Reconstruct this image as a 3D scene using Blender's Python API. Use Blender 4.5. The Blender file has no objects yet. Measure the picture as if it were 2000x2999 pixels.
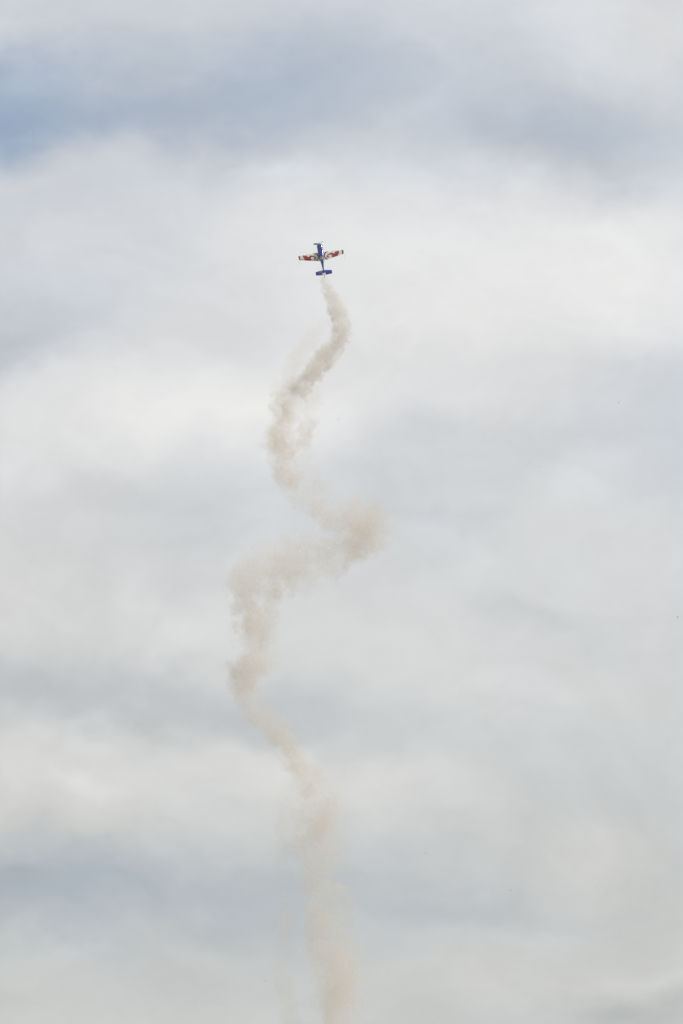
import bpy, bmesh, math, random
from mathutils import Vector, Matrix, Euler
from mathutils.geometry import interpolate_bezier

R = math.radians
S = bpy.context.scene
COL = S.collection

# ------------------------------------------------------------------ camera
ELEV = R(29.5)
LENS, SENSOR = 210.0, 24.0
K = SENSOR / LENS / 2000.0
CAM = Vector((0, 0, 1.7))
AX = Vector((1, 0, 0))
AF = Vector((0, math.cos(ELEV), math.sin(ELEV)))
AU = Vector((0, -math.sin(ELEV), math.cos(ELEV)))


def ray(px, py):
    """direction from the photographer's spot towards a point of the photograph"""
    return AF + AX * ((px - 1000) * K) + AU * ((1499.5 - py) * K)


def at_dist(px, py, d):
    return CAM + ray(px, py).normalized() * d


def at_y(px, py, y):
    r = ray(px, py)
    return CAM + r * (y / r.y)


cd = bpy.data.cameras.new('camera')
cam = bpy.data.objects.new('camera', cd)
COL.objects.link(cam)
cam.location = CAM
cam.rotation_euler = (R(90) + ELEV, 0, 0)
cd.sensor_fit = 'HORIZONTAL'
cd.sensor_width = SENSOR
cd.lens = LENS
cd.clip_start = 0.5
cd.clip_end = 60000
S.camera = cam

S.view_settings.view_transform = 'Standard'
S.view_settings.look = 'None'
S.view_settings.exposure = 0
S.view_settings.gamma = 1
S.view_settings.use_curve_mapping = False
S.cycles.volume_bounces = 3
S.cycles.max_bounces = 12
S.cycles.volume_step_rate = 1.0

SUN_EL, SUN_AZ = R(40), R(62)      # azimuth measured from -Y (behind the camera) towards +X
sun_dir = Vector((math.sin(SUN_AZ) * math.cos(SUN_EL), -math.cos(SUN_AZ) * math.cos(SUN_EL), math.sin(SUN_EL)))
sd = bpy.data.lights.new('sun', 'SUN')
sd.energy = 2.8
sd.angle = R(10)
sd.color = (1.0, 0.965, 0.91)
sun = bpy.data.objects.new('sun', sd)
COL.objects.link(sun)
sun.rotation_euler = sun_dir.to_track_quat('Z', 'Y').to_euler()

# ------------------------------------------------------------------ sky with its cloud layer
W = bpy.data.worlds.new('World')
S.world = W
W.use_nodes = True
nt = W.node_tree
nt.nodes.clear()
STR = 0.1


class NB:
    """tiny node builder"""
    def __init__(self, t):
        self.t = t

    def n(self, kind, **kw):
        nd = self.t.nodes.new(kind)
        for k, v in kw.items():
            setattr(nd, k, v)
        return nd

    def put(self, sock, v):
        if isinstance(v, bpy.types.NodeSocket):
            self.t.links.new(v, sock)
        elif v is not None:
            sock.default_value = v

    def math(self, op, a, b=None, c=None, clamp=False):
        nd = self.n('ShaderNodeMath', operation=op, use_clamp=clamp)
        for i, v in enumerate((a, b, c)):
            self.put(nd.inputs[i], v)
        return nd.outputs[0]

    def vmath(self, op, a, b=None, scale=None):
        nd = self.n('ShaderNodeVectorMath', operation=op)
        self.put(nd.inputs[0], a)
        if b is not None:
            self.put(nd.inputs[1], b)
        if scale is not None:
            self.put(nd.inputs['Scale'], scale)
        return nd.outputs['Value'] if op in ('LENGTH', 'DISTANCE', 'DOT_PRODUCT') else nd.outputs['Vector']

    def noise(self, vec, scale, detail=4.0, rough=0.5, dist=0.0, out='Fac'):
        nd = self.n('ShaderNodeTexNoise')
        nd.inputs['Scale'].default_value = scale
        nd.inputs['Detail'].default_value = detail
        nd.inputs['Roughness'].default_value = rough
        nd.inputs['Distortion'].default_value = dist
        self.put(nd.inputs['Vector'], vec)
        return nd.outputs[out]

    def maprange(self, v, a, b, c, d, interp='LINEAR'):
        nd = self.n('ShaderNodeMapRange', interpolation_type=interp)
        for i, x in enumerate((v, a, b, c, d)):
            self.put(nd.inputs[i], x)
        return nd.outputs[0]


b = NB(nt)
tc = b.n('ShaderNodeTexCoord').outputs['Generated']
nrm = b.vmath('NORMALIZE', tc)
# frame of the cloud bank: x sideways, y along the mean line of sight, z up; clouds are wider than tall
mp = b.n('ShaderNodeMapping', vector_type='TEXTURE')
mp.inputs['Rotation'].default_value = (ELEV, 0, R(0))
mp.inputs['Scale'].default_value = (1.45, 1.0, 1.0)
b.put(mp.inputs['Vector'], nrm)
flat = mp.outputs[0]
wn = b.noise(flat, 22.0, 5.0, 0.55, 0.0, 'Color')
wv = b.vmath('SCALE', b.vmath('SUBTRACT', wn, (0.5, 0.5, 0.5)), scale=0.032)
wn2 = b.noise(flat, 85.0, 4.0, 0.55, 0.0, 'Color')
wv2 = b.vmath('SCALE', b.vmath('SUBTRACT', wn2, (0.5, 0.5, 0.5)), scale=0.011)
wdir = b.vmath('ADD', b.vmath('ADD', nrm, wv), wv2)

# banks of cloud: centre x, y, half width, half height (in photograph pixels of angle), tilt, brightness, blueness
BANKS = [
    (150, 312, 1278, 607, -11, -0.025, 0.141),
    (1372, 904, 1276, 472, -11, 0.068, -0.090),
    (348, 2699, 1151, 432, 1, -0.033, 0.017),
    (1246, 334, 1203, 396, 0, -0.040, 0.175),
    (1654, 2829, 1264, 704, 3, -0.029, -0.029),
    (249, 946, 1274, 702, -12, 0.034, 0.014),
    (-242, 261, 916, 240, 10, -0.053, 0.254),
    (-57, 1990, 1209, 300, 2, -0.024, 0.011),
    (530, 1279, 909, 242, -1, 0.065, -0.086),
    (775, 543, 1049, 271, -7, -0.002, -0.023),
    (2092, 763, 893, 405, 4, 0.041, -0.002),
    (443, 3113, 1235, 307, 4, -0.025, -0.057),
    (375, 2250, 697, 300, 5, 0.039, -0.033),
    (912, 1825, 1136, 258, 10, 0.022, -0.025),
    (1785, 182, 822, 272, -8, 0.025, -0.037),
    (81, 2641, 759, 204, 0, -0.048, 0.264),
    (977, -94, 956, 335, 11, 0.010, 0.135),
    (1078, 2589, 940, 215, 3, -0.025, 0.133),
    (1985, 3107, 1210, 340, 0, -0.046, 0.115),
    (55, 956, 507, 299, -2, -0.031, 0.105),
    (98, 84, 673, 227, -8, 0.024, -0.010),
    (1475, 1621, 1193, 298, -11, 0.018, 0.010),
    (-11, 1756, 1093, 299, 9, 0.012, -0.032),
    (2140, 447, 856, 205, 5, 0.002, 0.146),
    (2027, 1228, 670, 365, -2, -0.010, 0.094),
    (1670, 2382, 825, 317, -7, -0.028, 0.032),
    (830, 268, 507, 256, 1, -0.023, 0.119),
    (-39, -124, 773, 263, -6, -0.006, 0.146),
    (583, 1544, 547, 311, -11, -0.014, 0.025),
    (930, 2237, 615, 150, 15, 0.035, -0.067),
    (9, 350, 773, 182, -1, -0.043, 0.178),
    (-214, 2581, 1065, 611, -16, -0.005, -0.079),
    (847, 2043, 708, 179, 13, -0.032, 0.054),
    (2108, 2749, 672, 306, -2, 0.030, 0.006),
    (848, 621, 563, 297, 11, 0.029, -0.028),
    (51, 224, 681, 154, -9, -0.037, 0.124),
    (592, 1061, 523, 265, -11, 0.006, -0.002),
    (2146, 968, 981, 264, -2, 0.019, -0.004),
    (1541, 431, 551, 150, -6, -0.031, 0.085),
    (2111, -17, 587, 319, 13, 0.010, 0.001),
    (1561, 647, 496, 150, -9, 0.018, -0.008),
    (1013, 1469, 808, 421, -10, 0.002, 0.044),
    (573, 2609, 499, 182, 7, -0.012, 0.069),
    (-188, 346, 546, 284, 8, -0.005, 0.061),
    (2124, 1361, 444, 239, 13, 0.025, 0.051),
    (-116, 1076, 521, 169, -11, -0.042, 0.039),
    (1660, 2447, 510, 150, -9, 0.028, -0.047),
    (1765, 1335, 448, 171, 8, -0.019, -0.015),
    (174, 2021, 731, 162, -1, -0.021, 0.061),
    (3, 1941, 473, 150, 1, -0.039, 0.051),
    (555, 329, 798, 193, -6, -0.031, 0.083),
]
BASE_F, BASE_T = -0.0000, 0.0239
# base: large soft masses over the whole sky, lower and greyer towards the horizon
big = b.noise(flat, 7.0, 4.0, 0.5)
mid = b.noise(b.vmath('ADD', flat, wv), 26.0, 5.0, 0.55)
sep = b.n('ShaderNodeSeparateXYZ')
b.put(sep.inputs[0], nrm)
grad = b.maprange(sep.outputs['Z'], 0.36, 0.55, 0.795, 0.84, 'SMOOTHSTEP')
F = b.math('MULTIPLY_ADD', b.math('SUBTRACT', big, 0.5), 0.06, grad)
F = b.math('MULTIPLY_ADD', b.math('SUBTRACT', mid, 0.5), 0.14, F)
wisp = b.noise(b.vmath('ADD', flat, wv), 75.0, 5.0, 0.6, 0.3)
F = b.math('MULTIPLY_ADD', b.math('SUBTRACT', wisp, 0.5), 0.075, F)
T = b.maprange(sep.outputs['Z'], 0.40, 0.56, -0.02, 0.06)
T = b.math('MULTIPLY_ADD', b.math('SUBTRACT', b.noise(wdir, 14.0, 3.0), 0.5), 0.12, T)
F = b.math('ADD', F, BASE_F)
T = b.math('ADD', T, BASE_T)
# smaller torn pieces of cloud
SCRAPS = [
    (1750, 1400, 260, 110, -28, 0.028, 0), (1290, 1540, 330, 70, 6, -0.022, 0.03), (330, 1480, 260, 80, 8, -0.018, 0),
    (430, 1700, 190, 90, 20, 0.022, 0), (620, 1830, 200, 100, 0, 0.018, 0), (1420, 1990, 420, 100, 20, 0.024, 0),
    (1650, 1850, 360, 75, 22, -0.024, 0.02), (270, 2120, 300, 75, -10, 0.022, 0), (480, 2065, 260, 60, 0, -0.018, 0),
    (270, 2290, 220, 70, 0, 0.02, 0), (1500, 2645, 480, 90, -3, 0.02, 0), (1250, 2585, 380, 80, 0, -0.015, 0.02),
    (220, 2620, 360, 100, 0, -0.015, 0.04), (130, 2785, 230, 80, -5, 0.022, 0), (660, 2775, 240, 75, 0, 0.016, 0),
    (1850, 2910, 330, 85, -16, -0.04, 0.01), (1820, 2790, 330, 60, -8, 0.02, 0), (60, 1090, 260, 110, 0, -0.035, 0.03),
    (1230, 1290, 330, 90, -6, -0.015, 0.02), (1850, 500, 240, 60, -14, -0.015, 0.02), (900, 500, 260, 60, 6, 0.02, 0),
    (110, 470, 300, 130, -4, 0.016, -0.10), (1500, 360, 620, 200, 4, -0.022, 0.04), (1700, 660, 300, 60, 0, 0.012, 0)]
vc_ = b.n('ShaderNodeCombineXYZ')
b.put(vc_.inputs[0], F)
b.put(vc_.inputs[1], T)
V = vc_.outputs[0]
for cx, cy, rx, ry, rot, dF, dT in BANKS + SCRAPS:
    m = b.n('ShaderNodeMapping', vector_type='TEXTURE')
    d = ray(cx, cy).normalized()
    q = Matrix.Rotation(ELEV, 3, 'X') @ Matrix.Rotation(R(rot), 3, 'Y')
    m.inputs['Location'].default_value = d
    m.inputs['Rotation'].default_value = q.to_euler()
    m.inputs['Scale'].default_value = (rx * K, 0.6, ry * K)
    b.put(m.inputs['Vector'], wdir)
    ln = b.vmath('LENGTH', m.outputs[0])
    fall = b.maprange(ln, 0.0, 1.0, 1.0, 0.0, 'SMOOTHSTEP')
    V = b.vmath('ADD', V, b.vmath('SCALE', (dF, dT, 0.0), scale=fall))
sv = b.n('ShaderNodeSeparateXYZ')
b.put(sv.inputs[0], V)
F, T = sv.outputs['X'], sv.outputs['Y']
F = b.math('MULTIPLY_ADD', F, 1.04, -0.037)
T = b.math('MULTIPLY', T, 0.84)
# cloud colour in display terms: F level, T shifts from warm grey to blue grey
cr = b.math('MULTIPLY_ADD', T, -0.16, F)
cg = b.math('ADD', b.math('MULTIPLY_ADD', T, -0.045, F), b.maprange(sep.outputs['Z'], 0.42, 0.52, 0.007, 0.0))
cb = b.math('MULTIPLY_ADD', T, 0.11, F)
comb = b.n('ShaderNodeCombineXYZ')
for i, v in enumerate((cr, cg, cb)):
    b.put(comb.inputs[i], b.math('MULTIPLY', b.math('POWER', b.math('MAXIMUM', v, 0.05), 2.25), 1.0 / STR))
sky = b.n('ShaderNodeTexSky', sky_type='NISHITA')
sky.sun_disc = False
sky.sun_elevation = SUN_EL
sky.sun_rotation = math.atan2(sun_dir.x, sun_dir.y)
thin = b.maprange(T, 0.95, 2.2, 0.0, 0.8, 'SMOOTHSTEP')
mix = b.n('ShaderNodeMix', data_type='RGBA')
b.put(mix.inputs[0], thin)
b.put(mix.inputs[6], comb.outputs[0])
b.put(mix.inputs[7], sky.outputs[0])
bg = b.n('ShaderNodeBackground')
bg.inputs['Strength'].default_value = STR
b.put(bg.inputs['Color'], mix.outputs[2])
wo = b.n('ShaderNodeOutputWorld')
nt.links.new(bg.outputs[0], wo.inputs['Surface'])
W.cycles.sampling_method = 'MANUAL'
W.cycles.sample_map_resolution = 512


# ------------------------------------------------------------------ helpers
def mat(name, color, rough=0.5, metal=0.0, coat=0.0, spec=0.5, wear=0.0, wear_scale=6.0, trans=0.0):
    m = bpy.data.materials.new(name)
    m.use_nodes = True
    t = m.node_tree
    p = t.nodes['Principled BSDF']
    p.inputs['Base Color'].default_value = (*color, 1)
    p.inputs['Roughness'].default_value = rough
    p.inputs['Metallic'].default_value = metal
    p.inputs['Coat Weight'].default_value = coat
    p.inputs['Coat Roughness'].default_value = 0.08
    p.inputs['Specular IOR Level'].default_value = spec
    p.inputs['Transmission Weight'].default_value = trans
    if wear:
        nb = NB(t)
        o = nb.n('ShaderNodeTexCoord').outputs['Object']
        f = nb.noise(o, wear_scale, 6.0, 0.6)
        mx = nb.n('ShaderNodeMix', data_type='RGBA')
        nb.put(mx.inputs[0], nb.maprange(f, 0.35, 0.7, 0.0, 1.0))
        mx.inputs[6].default_value = (*color, 1)
        mx.inputs[7].default_value = (*[c * (1 - wear) for c in color], 1)
        nb.put(p.inputs['Base Color'], mx.outputs[2])
        nb.put(p.inputs['Roughness'], nb.maprange(f, 0.3, 0.7, rough * 0.8, min(1, rough * 1.4)))
    return m


M_BLUE = mat('blue_paint', (0.020, 0.048, 0.36), 0.28, coat=0.8, wear=0.18)
M_WHITE = mat('cream_white_paint', (0.88, 0.865, 0.83), 0.4, coat=0.3, wear=0.06)
M_RED = mat('red_paint', (0.45, 0.055, 0.08), 0.4, coat=0.3, wear=0.12)
M_MAROON = mat('maroon_paint', (0.27, 0.024, 0.035), 0.4, coat=0.3, wear=0.12)
M_GREYP = mat('grey_line_paint', (0.42, 0.40, 0.36), 0.45)
M_DARK = mat('dark_prop_paint', (0.012, 0.012, 0.013), 0.85, spec=0.1, wear=0.2)
M_METAL = mat('brushed_metal', (0.5, 0.5, 0.5), 0.35, metal=0.8, wear=0.1)
M_RUBBER = mat('tyre_rubber', (0.02, 0.02, 0.02), 0.8)
M_PALE = mat('pale_grey_paint', (0.55, 0.57, 0.58), 0.4, wear=0.1)
M_GLASS = mat('canopy_glass', (0.97, 0.98, 0.97), 0.04, trans=1.0)
M_COCK = mat('cockpit_lining', (0.36, 0.36, 0.31), 0.7)
M_HELMET = mat('helmet_shell', (0.82, 0.80, 0.66), 0.3)
M_SKIN = mat('skin', (0.45, 0.26, 0.19), 0.6)
M_SUIT = mat('flight_suit', (0.42, 0.43, 0.42), 0.8)
M_BIRD = mat('bird_plumage', (0.035, 0.032, 0.03), 0.8, wear=0.3)


def mesh_obj(name, verts, faces, mats, parent=None, smooth=True, fm=None):
    me = bpy.data.meshes.new(name)
    me.from_pydata([tuple(v) for v in verts], [], faces)
    for m in (mats if isinstance(mats, (list, tuple)) else [mats]):
        me.materials.append(m)
    if fm:
        me.polygons.foreach_set('material_index', fm)
    me.polygons.foreach_set('use_smooth', [smooth] * len(me.polygons))
    bm = bmesh.new()
    bm.from_mesh(me)
    bmesh.ops.recalc_face_normals(bm, faces=bm.faces)
    bm.to_mesh(me)
    bm.free()
    me.update()
    o = bpy.data.objects.new(name, me)
    COL.objects.link(o)
    if parent is not None:
        o.parent = parent
    return o


def empty(name, loc, rot=None):
    o = bpy.data.objects.new(name, None)
    COL.objects.link(o)
    o.empty_display_size = 0.5
    if rot is None:
        o.location = loc
    else:
        o.matrix_world = Matrix.Translation(loc) @ rot.to_4x4()
    return o


def tag(o, label=None, cat=None, group=None, kind=None):
    for k, v in (('label', label), ('category', cat), ('group', group), ('kind', kind)):
        if v:
            o[k] = v
    return o


def interp(tab, x):
    """smooth (Catmull-Rom) reading of a table of rows (x, a, b, ...)"""
    if x <= tab[0][0]:
        return tab[0][1:]
    if x >= tab[-1][0]:
        return tab[-1][1:]
    for i in range(len(tab) - 1):
        if tab[i][0] <= x <= tab[i + 1][0]:
            break
    p0, p1, p2, p3 = tab[max(i - 1, 0)], tab[i], tab[i + 1], tab[min(i + 2, len(tab) - 1)]
    h = p2[0] - p1[0]
    u = (x - p1[0]) / h
    out = []
    for k in range(1, len(p1)):
        m1 = (p2[k] - p0[k]) / max(p2[0] - p0[0], 1e-6) * h
        m2 = (p3[k] - p1[k]) / max(p3[0] - p1[0], 1e-6) * h
        out.append((2*u**3 - 3*u**2 + 1)*p1[k] + (u**3 - 2*u**2 + u)*m1 + (-2*u**3 + 3*u**2)*p2[k] + (u**3 - u**2)*m2)
    return out


def loft(rings, cap=True):
    v, f = [], []
    n = len(rings[0])
    for r in rings:
        v += r
    for i in range(len(rings) - 1):
        for j in range(n):
            k = (j + 1) % n
            f.append((i*n + j, i*n + k, (i+1)*n + k, (i+1)*n + j))
    if cap:
        f.append(tuple(range(n)))
        f.append(tuple(range((len(rings)-1)*n, len(rings)*n)))
    return v, f


def ring(y, hw, zt, zb, n=40, ex=2.3, x0=0.0):
    out = []
    for j in range(n):
        a = 2 * math.pi * j / n
        c, s = math.cos(a), math.sin(a)
        x = hw * math.copysign(abs(c) ** (2/ex), c)
        z = math.copysign(abs(s) ** (2/ex), s)
        z = z * zt if z > 0 else -z * zb
        out.append(Vector((x0 + x, y, z)))
    return out


def tube(path, radii, n=10):
    rings = []
    for i, p in enumerate(path):
        p = Vector(p)
        d = (Vector(path[min(i+1, len(path)-1)]) - Vector(path[max(i-1, 0)])).normalized()
        a = d.orthogonal().normalized()
        c = d.cross(a)
        r = radii[i] if isinstance(radii, (list, tuple)) else radii
        rings.append([p + (a*math.cos(t) + c*math.sin(t))*r for t in [2*math.pi*j/n for j in range(n)]])
    return loft(rings)


# ------------------------------------------------------------------ ground (below the frame)
gm = bpy.data.materials.new('meadow')
gm.use_nodes = True
gb = NB(gm.node_tree)
gp = gm.node_tree.nodes['Principled BSDF']
gp.inputs['Roughness'].default_value = 0.95
go = gb.n('ShaderNodeTexCoord').outputs['Object']
gf = gb.noise(go, 0.02, 8.0, 0.6)
gx = gb.n('ShaderNodeMix', data_type='RGBA')
gb.put(gx.inputs[0], gb.maprange(gf, 0.35, 0.65, 0, 1))
gx.inputs[6].default_value = (0.05, 0.08, 0.025, 1)
gx.inputs[7].default_value = (0.10, 0.11, 0.045, 1)
gb.put(gp.inputs['Base Color'], gx.outputs[2])
N = 48
gv = [(0, 0, 0)] + [(25000*math.cos(2*math.pi*i/N), 25000*math.sin(2*math.pi*i/N), 0) for i in range(N)]
ground = mesh_obj('ground', gv, [(0, 1+i, 1+(i+1) % N) for i in range(N)], gm, smooth=False)
tag(ground, kind='structure')

# ------------------------------------------------------------------ the aerobatic aeroplane
# body axes: x to the right wing tip, y forward, z out of the canopy; the origin is the spinner tip
TH, AN = R(29.5), R(8.8)
nose = (AX * -math.sin(AN) + AU * math.cos(AN)) * math.cos(TH) + AF * math.sin(TH)
right = AX * math.cos(R(7.9)) + AU * math.sin(R(7.9)) + AF * 0.02
right = (right - nose * right.dot(nose)).normalized()
top = right.cross(nose)
rotm = Matrix((right, nose, top)).transposed()
TIP = at_dist(934.6, 710.5, 1000.0)
plane = empty('stunt_plane', TIP, rotm)
tag(plane, 'blue stunt plane with red and white wings climbing steeply ahead of its smoke trail', 'airplane')

FUS = [  # aft station, half width, top, bottom
    (0.46, 0.33, 0.27, -0.30), (0.52, 0.41, 0.33, -0.37), (0.66, 0.48, 0.38, -0.42), (1.2, 0.49, 0.41, -0.46),
    (1.8, 0.48, 0.42, -0.48), (2.5, 0.44, 0.44, -0.49), (3.2, 0.38, 0.44, -0.46), (3.7, 0.30, 0.42, -0.41),
    (4.1, 0.225, 0.38, -0.37), (4.7, 0.17, 0.28, -0.30), (5.3, 0.125, 0.20, -0.23), (5.8, 0.09, 0.15, -0.17),
    (6.25, 0.05, 0.11, -0.11), (6.4, 0.02, 0.07, -0.06)]
COWL_END = 1.62


def fex(s_):
    return 2.2 + 1.1*min(1, max(0, (s_ - 1.1)/0.7)) - 0.7*min(1, max(0, (s_ - 4.0)/2.4))


rs = []
s = COWL_END + 0.005
while s < 6.4:
    rs.append(ring(-s, *interp(FUS, s), ex=fex(s)))
    s += 0.12
rs.append(ring(-6.4, *FUS[-1][1:], ex=2.6))
mesh_obj('fuselage', *loft(rs), M_BLUE, plane)
rs = [ring(-0.44, 0.2, 0.17, -0.19), ring(-0.445, 0.28, 0.22, -0.25)]
s = 0.46
while s < COWL_END:
    rs.append(ring(-s, *interp(FUS, s), ex=fex(s)))
    s += 0.06 if s < 0.8 else 0.12
rs.append(ring(-COWL_END, *interp(FUS, COWL_END), ex=fex(COWL_END)))
cowl = mesh_obj('engine_cowling', *loft(rs), M_BLUE, plane)
# two dark cooling inlets either side of the spinner
for sx in (-1, 1):
    rr = [ring(-0.432, 0.085, 0.05, -0.05, 16, 2.2, sx*0.235), ring(-0.47, 0.085, 0.05, -0.05, 16, 2.2, sx*0.235)]
    mesh_obj('air_inlet', *loft(rr), M_DARK, cowl)
# spinner
rs = [ring(-s, r, r, -r, 24, 2) for s, r in ((0.0, 0.012), (0.015, 0.05), (0.06, 0.095), (0.14, 0.14), (0.24, 0.168), (0.36, 0.178), (0.425, 0.178))]
mesh_obj('spinner', *loft(rs), M_METAL, plane)
# three propeller blades at rest
for phi in (169, 49, 289):
    rr = []
    dr = Vector((math.cos(R(phi)), 0, math.sin(R(phi))))
    ta = Vector((-math.sin(R(phi)), 0, math.cos(R(phi))))
    for q, ch, th, tw in ((0.13, 0.11, 0.08, 60), (0.25, 0.16, 0.06, 50), (0.44, 0.23, 0.045, 40), (0.65, 0.25, 0.036, 32), (0.86, 0.22, 0.028, 27), (0.99, 0.15, 0.02, 24), (1.05, 0.06, 0.01, 23)):
        u = ta * math.cos(R(tw)) - Vector((0, 1, 0)) * math.sin(R(tw))
        w = dr.cross(u)
        c0 = dr * q + Vector((0, -0.27, 0))
        rr.append([c0 + u*(ch/2*math.cos(a)) + w*(th/2*math.sin(a)) for a in [2*math.pi*j/14 for j in range(14)]])
    mesh_obj('propeller_blade', *loft(rr), M_DARK if phi != 49 else M_PALE, plane)  # one blade's sunlit look is put into its colour with pale paint


# --- wings
def inv_bilinear(p, A, B, C, D):
    """p -> (s, c); A = root leading, B = tip leading, C = root trailing, D = tip trailing"""
    s_, c_ = 0.5, 0.5
    for _ in range(12):
        x = [(1-s_)*((1-c_)*A[i] + c_*C[i]) + s_*((1-c_)*B[i] + c_*D[i]) - p[i] for i in (0, 1)]
        ds = [-((1-c_)*A[i] + c_*C[i]) + ((1-c_)*B[i] + c_*D[i]) for i in (0, 1)]
        dc = [(1-s_)*(C[i]-A[i]) + s_*(D[i]-B[i]) for i in (0, 1)]
        det = ds[0]*dc[1] - ds[1]*dc[0]
        s_ -= (x[0]*dc[1] - x[1]*dc[0]) / det
        c_ -= (ds[0]*x[1] - ds[1]*x[0]) / det
    return s_, c_


QA, QB, QC, QD = (1270, 740), (160, 935), (1400, 1260), (195, 1218)
PAINT = [  # painter's order; outlines of the livery print and a painted aileron shadow
    ('R', [(150, 925), (312, 912), (268, 980), (246, 1060), (256, 1150), (300, 1230), (180, 1230)]),
    ('R', [(392, 915), (420, 905), (500, 925), (600, 925), (640, 940), (668, 968), (628, 985), (650, 1008), (705, 1016),
           (760, 1010), (800, 990), (760, 966), (790, 952), (850, 950), (920, 972), (1075, 982), (1075, 1012), (980, 1012),
           (905, 1035), (868, 1085), (866, 1130), (885, 1165), (920, 1195), (900, 1240), (560, 1232), (500, 1160), (445, 1070), (405, 985)]),
    ('M', [(392, 915), (405, 897), (520, 880), (610, 866), (700, 842), (790, 866), (900, 905), (1010, 962), (985, 966), (880, 917),
           (785, 880), (700, 860), (600, 882), (500, 897), (440, 918)]),
    ('M', [(760, 966), (790, 944), (850, 942), (920, 962), (1078, 970), (1082, 1026), (960, 1022), (880, 1000)]),
    ('M', [(590, 922), (640, 935), (672, 970), (628, 985), (610, 950)]),
    ('R', [(1056, 1000), (1084, 1040), (1152, 1022), (1184, 1055), (1172, 1112), (1128, 1165), (1092, 1176), (1056, 1140), (1064, 1080)]),
    ('G', [(1010, 850), (1035, 850), (1075, 930), (1080, 985), (1062, 985), (1055, 935)]),
    ('G', [(900, 1168), (1000, 1178), (1130, 1172), (1130, 1182), (1000, 1190), (900, 1182)]),
    ('M', [(930, 808), (1090, 772), (1145, 782), (1235, 862), (1295, 945), (1325, 1060), (1306, 1160), (1235, 1262), (1090, 1262),
           (1185, 1200), (1252, 1118), (1268, 1040), (1236, 960), (1176, 910), (1100, 840)]),
    ('R', [(985, 808), (1085, 784), (1135, 795), (1200, 855), (1180, 880), (1110, 824)]),
    ('M', [(180, 1100), (252, 1110), (300, 1230), (180, 1230)]),  # shadow at the tip aileron, painted in as maroon
]
PAINT = [(k, [inv_bilinear(p, QA, QB, QC, QD) for p in poly]) for k, poly in PAINT]
PAINT = [(k, poly, min(p[0] for p in poly), max(p[0] for p in poly), min(p[1] for p in poly), max(p[1] for p in poly)) for k, poly in PAINT]
MI = {'W': 0, 'R': 1, 'M': 2, 'G': 3}


def paint(s_, c_):
    k = 'W'
    for key, poly, a0, a1, b0, b1 in PAINT:
        if s_ < a0 or s_ > a1 or c_ < b0 or c_ > b1:
            continue
        inside = False
        j = len(poly) - 1
        for i in range(len(poly)):
            xi, yi = poly[i]
            xj, yj = poly[j]
            if (yi > c_) != (yj > c_) and s_ < (xj-xi)*(c_-yi)/(yj-yi) + xi:
                inside = not inside
            j = i
        if inside:
            k = key
    return MI[k]


def foil(c, t=0.14):
    c = min(max(c, 0.0), 1.0)
    return 5*t*(0.2969*math.sqrt(c) - 0.1260*c - 0.3516*c*c + 0.2843*c**3 - 0.1036*c**4) + 0.003


def surface(name, parent, geo, s0, s1, c0, c1, ns, nc, mats, painter=None, defl=0.0, thick=0.14, closed_round=False):
    """closed aerofoil panel. geo(s) -> (span position, leading station, chord, height offset)"""
    rings, samp = [], []
    for i in range(ns + 1):
        s_ = s0 + (s1 - s0) * i / ns
        x, le, ch, z0 = geo(s_)
        up, lo, cc = [], [], []
        for j in range(nc + 1):
            u = j / nc
            c = c0 + (c1 - c0) * ((1 - math.cos(math.pi*u/1.0))/2 if c0 == 0 else u)
            h = foil(c, thick) * ch
            y = -(le + c * ch)
            if defl:
                hy = -(le + c0 * ch)
                dy, a = y - hy, R(defl)
                yu, zu = dy*math.cos(a) + h*math.sin(a)*0, dy*math.sin(a)
                up.append(Vector((x, hy + yu, z0 + h*math.cos(a) + zu)))
                lo.append(Vector((x, hy + yu, z0 - h*math.cos(a) + zu)))
            else:
                up.append(Vector((x, y, z0 + h)))
                lo.append(Vector((x, y, z0 - h)))
            cc.append(c)
        rings.append(up + lo[::-1])
        samp.append((s_, cc + cc[::-1]))
    v, f = loft(rings)
    fm = None
    if painter:
        fm = []
        n = len(rings[0])
        for i in range(ns):
            sm = (samp[i][0] + samp[i+1][0]) / 2
            for j in range(n):
                k = (j+1) % n
                fm.append(painter(sm, (samp[i][1][j] + samp[i][1][k]) / 2))
        fm += [painter(s0, 0.5), painter(s1, 0.5)]
    o = mesh_obj(name, v, f, mats, parent, smooth=True, fm=fm)
    m = o.modifiers.new('edges', 'EDGE_SPLIT')
    m.split_angle = R(40)
    return o


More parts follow.
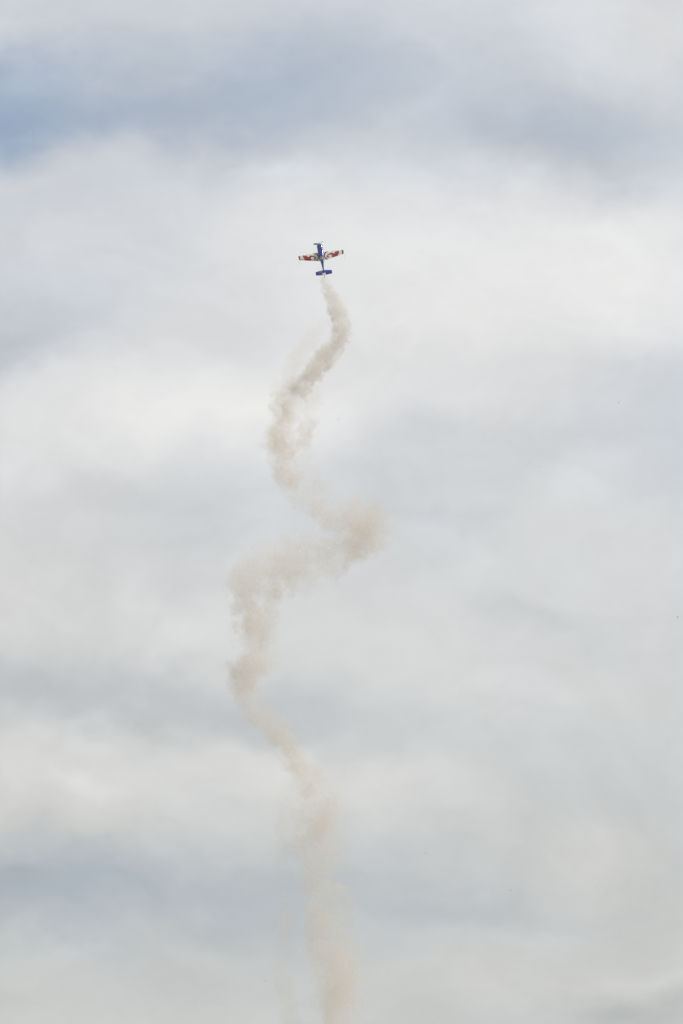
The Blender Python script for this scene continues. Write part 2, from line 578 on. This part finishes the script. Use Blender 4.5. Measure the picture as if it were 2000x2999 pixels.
X0, X1 = 0.36, 3.76
LE0, CH0 = 1.86, 1.71
WM = [M_WHITE, M_RED, M_MAROON, M_GREYP]
HINGE = 0.76
for side in (-1, 1):
    def wgeo(s_, side=side):
        x = X0 + (X1 - X0) * s_
        return side*x, LE0 + 0.19*s_, CH0 - (0.19 + 0.755)*s_, -0.10
    w = surface('wing', plane, wgeo, 0.0, 1.0, 0.0, HINGE, 280, 96, WM, paint)
    surface('wing_root_edge', w, wgeo, 0.0, 0.17, HINGE + 0.003, 1.0, 50, 36, WM, paint)
    surface('aileron', w, wgeo, 0.175, 0.985, HINGE + 0.012, 1.0, 230, 36, WM, paint, defl=(9 if side < 0 else -5))
    # slim sighting rod trailing from the wing tip
    xt = side * (X1 + 0.01)
    mesh_obj('sighting_rod', *tube([(xt, -2.35, -0.10), (xt, -2.9, -0.10), (xt + side*0.02, -3.72, -0.13)], [0.016, 0.015, 0.010], 8), M_PALE, w)
    mesh_obj('tip_plate', *loft([ring(-(2.03 + c*0.80), 0.02 + 0.0*c, foil(c, 0.16)*0.8, -foil(c, 0.16)*0.8, 12, 2, side*(X1+0.012)) for c in (0.01, 0.1, 0.3, 0.5, 0.72)]), M_MAROON, w)

# --- tail
for side in (-1, 1):
    def tgeo(s_, side=side):
        x = 0.03 + (1.36 - 0.03) * s_
        le = 5.50 + 0.20*s_
        te = 6.50 - 0.13*s_
        return side*x, le, te - le, 0.06
    st = surface('tailplane', plane, tgeo, 0.0, 1.0, 0.0, 0.56, 24, 16, M_BLUE, thick=0.10)
    surface('elevator', st, tgeo, 0.16, 1.0, 0.575, 1.0, 22, 8, M_BLUE, defl=4, thick=0.10)


def blade_fin(name, pts, thick, m, parent):
    """flat tapered fin outline (aft station, height) with a rounded section"""
    n = len(pts)
    cs = sum(p[0] for p in pts)/n
    cz = sum(p[1] for p in pts)/n
    rings = []
    for k, x in ((0.93, -thick), (1.0, -thick*0.55), (1.0, thick*0.55), (0.93, thick)):
        rings.append([Vector((x, -(cs + (p[0]-cs)*k), cz + (p[1]-cz)*k)) for p in pts])
    return mesh_obj(name, *loft(rings), m, parent, smooth=False)


blade_fin('fin', [(5.35, 0.16), (5.75, 0.62), (5.95, 1.02), (6.12, 1.10), (6.14, 0.5), (6.15, 0.08)], 0.035, M_BLUE, plane)
rud = blade_fin('rudder', [(6.16, 0.33), (6.15, 1.14), (6.42, 1.14), (6.56, 0.9), (6.64, 0.33)], 0.025, M_BLUE, plane)
blade_fin('rudder_foot', [(6.42, -0.12), (6.42, -0.02), (6.17, 0.10), (6.16, 0.32), (6.64, 0.32), (6.66, 0.0), (6.60, -0.12)], 0.08, M_PALE, rud)
tw = mesh_obj('tail_wheel_spring', *tube([(0, -6.1, -0.12), (0, -6.4, -0.28), (0, -6.62, -0.40)], [0.025, 0.02, 0.018], 8), M_METAL, plane)
rr = [[Vector((x, -6.66 + r*math.cos(a), -0.46 + r*math.sin(a))) for a in [2*math.pi*j/20 for j in range(20)]] for x, r in ((-0.035, 0.05), (-0.03, 0.08), (0, 0.09), (0.03, 0.08), (0.035, 0.05))]
mesh_obj('tail_wheel', *loft(rr), M_RUBBER, tw)

# --- main landing gear on the belly side
for side in (-1, 1):
    lg = mesh_obj('landing_gear_leg', *tube([(side*0.25, -1.9, -0.42), (side*0.6, -1.88, -0.78), (side*0.95, -1.85, -1.15)], [0.05, 0.04, 0.032], 10), M_BLUE, plane)
    rs = [ring(-1.85 + y, hw, zt, -zt, 16, 2.2, side*0.98) for y, hw, zt in ((0.42, 0.01, 0.01), (0.36, 0.06, 0.08), (0.15, 0.105, 0.15), (-0.1, 0.10, 0.14), (-0.35, 0.05, 0.07), (-0.5, 0.01, 0.015))]
    rs = [[p + Vector((0, 0, -1.18)) for p in r_] for r_ in rs]
    mesh_obj('wheel_fairing', *loft(rs), M_BLUE, lg)
    rr = [[Vector((side*0.98 + x, -1.83 + r*math.cos(a), -1.25 + r*math.sin(a))) for a in [2*math.pi*j/24 for j in range(24)]] for x, r in ((-0.05, 0.1), (-0.04, 0.16), (0.04, 0.16), (0.05, 0.1))]
    mesh_obj('wheel', *loft(rr), M_RUBBER, lg)

# --- cockpit and bubble canopy
rs = [ring(-(3.08 + 0.98*u), 0.27*math.sin(math.pi*(0.08+0.84*u))**0.5, 0.02, -0.02, 24, 2.2) for u in [i/12 for i in range(13)]]
rs = [[p + Vector((0, 0, 0.435 - 0.05*i/12)) for p in r_] for i, r_ in enumerate(rs)]
mesh_obj('cockpit_sill', *loft(rs), M_COCK, plane)
rs = []
for i in range(25):
    u = i/24
    prof = math.sin(math.pi*min(u*0.99 + 0.005, 0.995))**0.55
    rs.append([p + Vector((0, 0, 0.36 - 0.03*u)) for p in ring(-(3.02 + 1.16*u), 0.02 + 0.275*prof, 0.03 + 0.38*prof, -0.05, 28, 2.1)])
can = mesh_obj('canopy', *loft(rs), M_GLASS, plane)
sol = can.modifiers.new('pane', 'SOLIDIFY')
sol.thickness = 0.006
# canopy frame hoop
mesh_obj('canopy_frame', *tube([(0.30*math.cos(a), -3.12, 0.38 + 0.22*math.sin(a)) for a in [math.pi*j/12 for j in range(13)]], 0.02, 8), M_PALE, plane)


# --- pilot (skinned figure seated under the canopy)
def skin_body(name, joints, edges, m, parent):
    me = bpy.data.meshes.new(name)
    me.from_pydata([j[0] for j in joints], edges, [])
    me.materials.append(m)
    o = bpy.data.objects.new(name, me)
    COL.objects.link(o)
    if parent:
        o.parent = parent
    o.modifiers.new('skin', 'SKIN')
    for i, j in enumerate(joints):
        me.skin_vertices[0].data[i].radius = (j[1], j[1])
    me.skin_vertices[0].data[0].use_root = True
    sb = o.modifiers.new('sub', 'SUBSURF')
    sb.levels = sb.render_levels = 1
    for p_ in me.polygons:
        p_.use_smooth = True
    return o


pil = empty('person', TIP + rotm @ Vector((0, -3.62, -0.20)), rotm)
tag(pil, 'pilot in a pale helmet and dark suit seated under the plane\'s bubble canopy', 'person')
J = [((0, 0, 0), .12), ((0, -0.03, .22), .13), ((0, -0.05, .44), .13), ((0, -0.04, .56), .06), ((0, -0.02, .66), .08),
     ((-.17, -0.05, .46), .06), ((-.20, .10, .28), .045), ((-.06, .32, .24), .035),
     ((.17, -0.05, .46), .06), ((.20, .10, .28), .045), ((.06, .32, .24), .035),
     ((-.10, .25, .04), .075), ((-.10, .50, .12), .06), ((-.09, .85, -.08), .045),
     ((.10, .25, .04), .075), ((.10, .50, .12), .06), ((.09, .85, -.08), .045)]
E = [(0, 1), (1, 2), (2, 3), (3, 4), (2, 5), (5, 6), (6, 7), (2, 8), (8, 9), (9, 10), (0, 11), (11, 12), (12, 13), (0, 14), (14, 15), (15, 16)]
skin_body('body', J, E, M_SUIT, pil)


def ellipsoid(name, c, r, m, parent, cut=None, n=20):
    bm = bmesh.new()
    bmesh.ops.create_uvsphere(bm, u_segments=n, v_segments=n//2, radius=1)
    for v in bm.verts:
        v.co = Vector((v.co.x*r[0] + c[0], v.co.y*r[1] + c[1], v.co.z*r[2] + c[2]))
    me = bpy.data.meshes.new(name)
    bm.to_mesh(me)
    bm.free()
    me.materials.append(m)
    for p_ in me.polygons:
        p_.use_smooth = True
    o = bpy.data.objects.new(name, me)
    COL.objects.link(o)
    o.parent = parent
    return o


head = ellipsoid('head', (0, 0.0, .74), (.075, .095, .11), M_SKIN, pil)
ellipsoid('helmet', (0, -0.02, .785), (.135, .15, .13), M_HELMET, pil)
ellipsoid('nose', (0, .095, .725), (.014, .02, .02), M_SKIN, head, n=10)

# ------------------------------------------------------------------ smoke trail
YB = TIP.y    # the figure is flown in the vertical plane through the aeroplane
PATH = [  # px, py, half width px, density, depth offset m
    (936, 758, 4, 0.26, -0.5), (937, 775, 6, 0.30, -0.6), (939, 792, 8, 0.38, -0.6), (947, 812, 12, 0.64, -0.3),
    (954, 830, 15, 0.75, 0), (965, 860, 20, 0.75, 0.4), (977, 888, 24, 0.75, 0.8), (990, 920, 28, 0.75, 1.4),
    (998, 945, 29, 0.75, 1.9), (1000, 965, 28, 0.85, 2.2), (994, 992, 27, 0.89, 2.4), (979, 1014, 27, 0.89, 2.3),
    (960, 1040, 31, 0.85, 2.0), (938, 1062, 31, 0.81, 1.6), (920, 1085, 31, 0.77, 1.2), (903, 1112, 25, 0.72, 0.8),
    (877, 1135, 38, 0.76, 0.4), (857, 1160, 44, 0.76, 0), (842, 1188, 44, 0.78, -0.4), (833, 1215, 37, 0.78, -0.8),
    (827, 1245, 35, 0.72, -1.2), (823, 1280, 49, 0.84, -1.6), (828, 1320, 44, 0.78, -1.8), (835, 1355, 46, 0.74, -1.8),
    (845, 1390, 46, 0.60, -1.6), (868, 1428, 42, 0.55, -1.2), (893, 1460, 40, 0.50, -0.8), (925, 1487, 38, 0.55, -0.3),
    (965, 1510, 46, 0.50, 0.3), (1005, 1522, 62, 0.55, 0.8), (1043, 1522, 74, 0.52, 1.2), (1072, 1530, 70, 0.52, 1.5),
    (1080, 1565, 60, 0.60, 1.6), (1055, 1590, 46, 0.60, 1.4), (1018, 1610, 46, 0.58, 1.0), (975, 1622, 71, 0.34, 0.6),
    (925, 1634, 75, 0.34, 0.2), (870, 1648, 80, 0.34, -0.3), (815, 1667, 82, 0.34, -0.7), (765, 1691, 80, 0.34, -1.0),
    (722, 1715, 66, 0.40, -1.2), (723, 1735, 46, 0.44, -1.1), (732, 1775, 48, 0.46, -0.9), (743, 1815, 50, 0.46, -0.6),
    (750, 1850, 50, 0.55, -0.3), (750, 1882, 50, 0.42, 0), (742, 1910, 52, 0.61, 0.2), (734, 1950, 52, 0.66, 0.4),
    (720, 1995, 42, 0.60, 0.5), (726, 2035, 42, 0.58, 0.5), (748, 2070, 44, 0.50, 0.4), (780, 2105, 46, 0.50, 0.2),
    (812, 2145, 44, 0.55, 0), (840, 2180, 38, 0.60, -0.2), (862, 2215, 34, 0.65, -0.3), (882, 2255, 41, 0.55, -0.4),
    (905, 2300, 59, 0.53, -0.4), (918, 2345, 67, 0.48, -0.3), (938, 2400, 75, 0.44, -0.1), (938, 2450, 72, 0.42, 0.1),
    (934, 2500, 69, 0.40, 0.3), (940, 2555, 62, 0.44, 0.4), (942, 2605, 62, 0.42, 0.4), (962, 2655, 72, 0.40, 0.4),
    (970, 2720, 75, 0.40, 0.3), (972, 2790, 75, 0.42, 0.1), (992, 2850, 75, 0.42, 0), (992, 2920, 67, 0.40, -0.1),
    (998, 2999, 65, 0.40, -0.2), (1012, 3080, 67, 0.40, -0.2), (1020, 3160, 67, 0.00, -0.2)]
VEIL = [(948, 940, 14, 0.05, 2.0), (915, 985, 26, 0.06, 1.5), (880, 1030, 30, 0.07, 1.0), (855, 1085, 30, 0.07, 0.5),
        (812, 1150, 26, 0.05, 0)]
VEIL2 = [(930, 1110, 22, 0.10, 0), (925, 1150, 22, 0.08, 0), (905, 1220, 26, 0.14, 0), (900, 1275, 28, 0.2, -0.5),
         (890, 1320, 30, 0.16, -0.8), (900, 1370, 32, 0.12, -0.6), (940, 1420, 30, 0.14, -0.3), (965, 1450, 34, 0.1, 0)]
VEIL3 = [(800, 1745, 30, 0.17, 0), (790, 1810, 30, 0.17, 0), (790, 1880, 34, 0.17, 0), (795, 1940, 34, 0.13, 0)]
SIDE = [(835, 2330, 24, 0.0, 1), (836, 2400, 28, 0.10, 1), (840, 2480, 30, 0.10, 1), (832, 2560, 26, 0.08, 1), (836, 2640, 26, 0.10, 1),
        (834, 2720, 26, 0.12, 1), (830, 2800, 26, 0.12, 1), (825, 2860, 30, 0.08, 1), (845, 2940, 30, 0.1, 1), (850, 3060, 30, 0.1, 1)]


def samples_of(path, step=0.35):
    pts = []
    for px, py, r_, de, dz in path:
        p = at_y(px, py, YB + dz)
        pts.append((p, r_ * K * (p - CAM).length, de))
    out = []
    for i in range(len(pts)-1):
        p0, p1, p2, p3 = (pts[max(i-1, 0)], pts[i], pts[i+1], pts[min(i+2, len(pts)-1)])
        n = max(1, int((p2[0]-p1[0]).length/step))
        for k in range(n):
            u = k/n
            h = [2*u**3-3*u**2+1, u**3-2*u**2+u, -2*u**3+3*u**2, u**3-u**2]
            pos = p1[0]*h[0] + (p2[0]-p0[0])*0.5*h[1] + p2[0]*h[2] + (p3[0]-p1[0])*0.5*h[3]
            out.append((pos, p1[1]*(1-u)+p2[1]*u, p1[2]*(1-u)+p2[2]*u))
    return out


def smoke_material(name, detail_scale, scatter, tint, absorb, lo_=0.4, aniso=0.1):
    m = bpy.data.materials.new(name)
    m.use_nodes = True
    t = m.node_tree
    t.nodes.clear()
    q = NB(t)
    vi = q.n('ShaderNodeVolumeInfo').outputs['Density']
    obj = q.n('ShaderNodeTexCoord').outputs['Object']
    fine = q.noise(obj, detail_scale, 3.0, 0.6)
    den = q.math('MULTIPLY', vi, q.maprange(fine, 0.36, 0.64, lo_, 2.0 - lo_))
    sc = q.n('ShaderNodeVolumeScatter')
    sc.inputs['Color'].default_value = (*scatter, 1)
    sc.inputs['Anisotropy'].default_value = aniso
    q.put(sc.inputs['Density'], q.math('MULTIPLY', den, 0.85))
    ab = q.n('ShaderNodeVolumeAbsorption')
    ab.inputs['Color'].default_value = (*tint, 1)
    q.put(ab.inputs['Density'], q.math('MULTIPLY', den, absorb))
    ad = q.n('ShaderNodeAddShader')
    t.links.new(sc.outputs[0], ad.inputs[0])
    t.links.new(ab.outputs[0], ad.inputs[1])
    out = q.n('ShaderNodeOutputMaterial')
    t.links.new(ad.outputs[0], out.inputs['Volume'])
    m.cycles.volume_step_rate = 1.0
    return m


def smoke_part(name, parent, pts, voxel, scale, amp, warp, gain, material, seed, soft=0.5):
    me = bpy.data.meshes.new(name)
    org = parent.location
    me.from_pydata([tuple(p[0]-org) for p in pts], [], [])
    a1 = me.attributes.new('puff_radius', 'FLOAT', 'POINT')
    a2 = me.attributes.new('puff_density', 'FLOAT', 'POINT')
    a1.data.foreach_set('value', [p[1] for p in pts])
    a2.data.foreach_set('value', [p[2]*gain for p in pts])
    o = bpy.data.objects.new(name, me)
    COL.objects.link(o)
    o.parent = parent
    o['kind'] = 'stuff'
    lo = Vector([min((p[0]-org)[i] - p[1]*1.7 for p in pts) for i in range(3)])
    hi = Vector([max((p[0]-org)[i] + p[1]*1.7 for p in pts) for i in range(3)])
    g = bpy.data.node_groups.new(name + '_nodes', 'GeometryNodeTree')
    g.interface.new_socket('Geometry', in_out='INPUT', socket_type='NodeSocketGeometry')
    g.interface.new_socket('Geometry', in_out='OUTPUT', socket_type='NodeSocketGeometry')
    q = NB(g)
    gi = q.n('NodeGroupInput').outputs[0]
    pos = q.n('GeometryNodeInputPosition').outputs[0]
    shift = q.vmath('ADD', pos, (seed*13.7, seed*7.3, seed*3.1))
    wv_ = q.vmath('SCALE', q.vmath('SUBTRACT', q.noise(shift, scale*0.55, 3.0, 0.55, 0, 'Color'), (0.5, 0.5, 0.5)), scale=warp)
    wp = q.vmath('ADD', pos, wv_)
    sn = q.n('GeometryNodeSampleNearest', domain='POINT')
    q.put(sn.inputs['Geometry'], gi)
    q.put(sn.inputs['Sample Position'], wp)

    def sample(dt, val):
        si = q.n('GeometryNodeSampleIndex', data_type=dt, domain='POINT')
        q.put(si.inputs['Geometry'], gi)
        q.put(si.inputs['Value'], val)
        q.put(si.inputs['Index'], sn.outputs[0])
        return si.outputs[0]

    def attr(nm):
        na = q.n('GeometryNodeInputNamedAttribute', data_type='FLOAT')
        na.inputs['Name'].default_value = nm
        return na.outputs[0]
    near = sample('FLOAT_VECTOR', q.n('GeometryNodeInputPosition').outputs[0])
    rad = sample('FLOAT', attr('puff_radius'))
    den = sample('FLOAT', attr('puff_density'))
    dist = q.vmath('DISTANCE', wp, near)
    base = q.math('SUBTRACT', 1.0, q.math('DIVIDE', dist, rad))
    n1 = q.noise(shift, scale, 6.0, 0.58)
    n2 = q.noise(q.vmath('ADD', shift, (40.0, 11.0, 5.0)), scale*0.4, 3.0, 0.5)
    f = q.math('MULTIPLY_ADD', q.math('SUBTRACT', n1, 0.5), amp, base)
    f = q.math('ADD', f, 0.16)
    body = q.maprange(f, 0.0, soft, 0.0, 1.0, 'SMOOTHSTEP')
    lump = q.maprange(n2, 0.36, 0.64, 0.45, 1.5, 'SMOOTHSTEP')
    dens = q.math('MULTIPLY', q.math('MULTIPLY', body, den), lump)
    vc = q.n('GeometryNodeVolumeCube')
    q.put(vc.inputs['Density'], dens)
    vc.inputs['Min'].default_value = lo
    vc.inputs['Max'].default_value = hi
    for i, ax in enumerate('XYZ'):
        vc.inputs['Resolution ' + ax].default_value = max(8, int((hi[i]-lo[i])/voxel))
    smn = q.n('GeometryNodeSetMaterial')
    smn.inputs['Material'].default_value = material
    q.put(smn.inputs['Geometry'], vc.outputs[0])
    go_ = q.n('NodeGroupOutput')
    q.put(go_.inputs[0], smn.outputs[0])
    o.modifiers.new('smoke', 'NODES').node_group = g
    me.materials.append(material)
    return o


M_FRESH = smoke_material('fresh_smoke', 3.0, (0.965, 0.965, 0.97), (0.88, 0.60, 0.36), 0.15, 0.2, -0.05)
M_SMOKE = smoke_material('drifting_smoke', 2.0, (0.90, 0.90, 0.905), (0.875, 0.63, 0.405), 0.25, 0.42, 0.15)
trail = empty('smoke_trail', at_y(1000, 2999, YB))
tag(trail, 'long tan grey trail of display smoke winding down behind the climbing plane', 'smoke', kind='stuff')
allp = samples_of(PATH)
zcut = at_y(0, 1125, YB).z
BL = 2.0
top_p = [(p, r_, d_*min(1, max(0, (p.z-(zcut-BL))/BL))) for p, r_, d_ in allp if p.z > zcut-BL]
low_p = [(p, r_, d_*min(1, max(0, 1-(p.z-(zcut-BL))/BL))) for p, r_, d_ in allp if p.z < zcut]
smoke_part('fresh_smoke', trail, top_p, 0.085, 1.0, 2.3, 0.8, 0.72, M_FRESH, 1)
smoke_part('drifting_smoke', trail, low_p, 0.17, 0.47, 3.3, 2.8, 0.35, M_SMOKE, 2, 0.6)
smoke_part('smoke_veil', trail, samples_of(VEIL, 0.8), 0.22, 0.5, 2.6, 2.0, 1.0, M_SMOKE, 3)
smoke_part('smoke_veil', trail, samples_of(VEIL2, 0.8), 0.2, 0.55, 3.2, 2.0, 1.0, M_SMOKE, 4)
smoke_part('smoke_veil', trail, samples_of(VEIL3, 0.8), 0.22, 0.45, 2.6, 2.0, 0.8, M_SMOKE, 5)
smoke_part('smoke_veil', trail, samples_of(SIDE, 0.8), 0.22, 0.4, 2.8, 2.0, 0.85, M_SMOKE, 6)

# ------------------------------------------------------------------ distant birds, specks against the cloud
def bird(px, py, dist, bank, head_, label):
    o = empty('bird', at_dist(px, py, dist), Euler((R(bank[0]), R(bank[1]), R(head_))).to_matrix())
    tag(o, label, 'bird', 'distant birds against the cloud')
    rs_ = [ring(y, r_, r_, -r_, 10, 2) for y, r_ in ((0.10, 0.004), (0.085, 0.016), (0.06, 0.02), (0.03, 0.026), (-0.03, 0.024), (-0.08, 0.012), (-0.13, 0.006))]
    mesh_obj('body', *loft(rs_), M_BIRD, o)
    for sd_ in (-1, 1):
        rr_ = []
        for x, y, c, z in ((0.015, 0.02, 0.06, 0.0), (0.07, 0.04, 0.055, 0.02), (0.13, 0.02, 0.045, 0.03), (0.19, -0.04, 0.03, 0.03), (0.24, -0.11, 0.008, 0.025)):
            rr_.append([Vector((sd_*x, y + c/2*math.cos(a), z + 0.005*math.sin(a))) for a in [2*math.pi*j/10 for j in range(10)]])
        mesh_obj('wing', *loft(rr_), M_BIRD, o)
    return o


for px, py, di, bk, hd, lab in (
        (1811, 1179, 900, (40, 20), 60, 'tiny dark bird high at right, level with the white cloud bank'),
        (1579, 1366, 1250, (20, -30), 120, 'faint bird speck over the lilac grey cloud right of the smoke curl'),
        (1984, 1807, 1000, (50, 10), 200, 'tiny bird close to the right edge of the view'),
        (959, 2342, 820, (35, 35), 50, 'dark bird speck just in front of the lower smoke trail'),
        (960, 2359, 1300, (60, 0), 40, 'very faint bird just below the one at the smoke trail'),
        (1245, 2498, 1150, (30, -20), 300, 'small bird right of the lower smoke trail, lowest nearest it'),
        (1496, 2607, 1250, (40, 30), 80, 'small bird over the low grey blue cloud belt, left of a similar speck'),
        (1745, 2600, 1150, (45, -15), 10, 'small bird speck over the low cloud belt at far right'),
        (777, 2873, 1050, (40, 15), 70, 'small bird speck at the bottom left of the smoke trail'),
        (992, 1227, 1350, (25, 25), 150, 'faintest bird speck right of the upper bend of smoke'),
        (545, 2067, 1250, (45, 5), 30, 'small faint bird left of the smoke trail below its middle')):
    bird(px, py, di, bk, hd, lab)
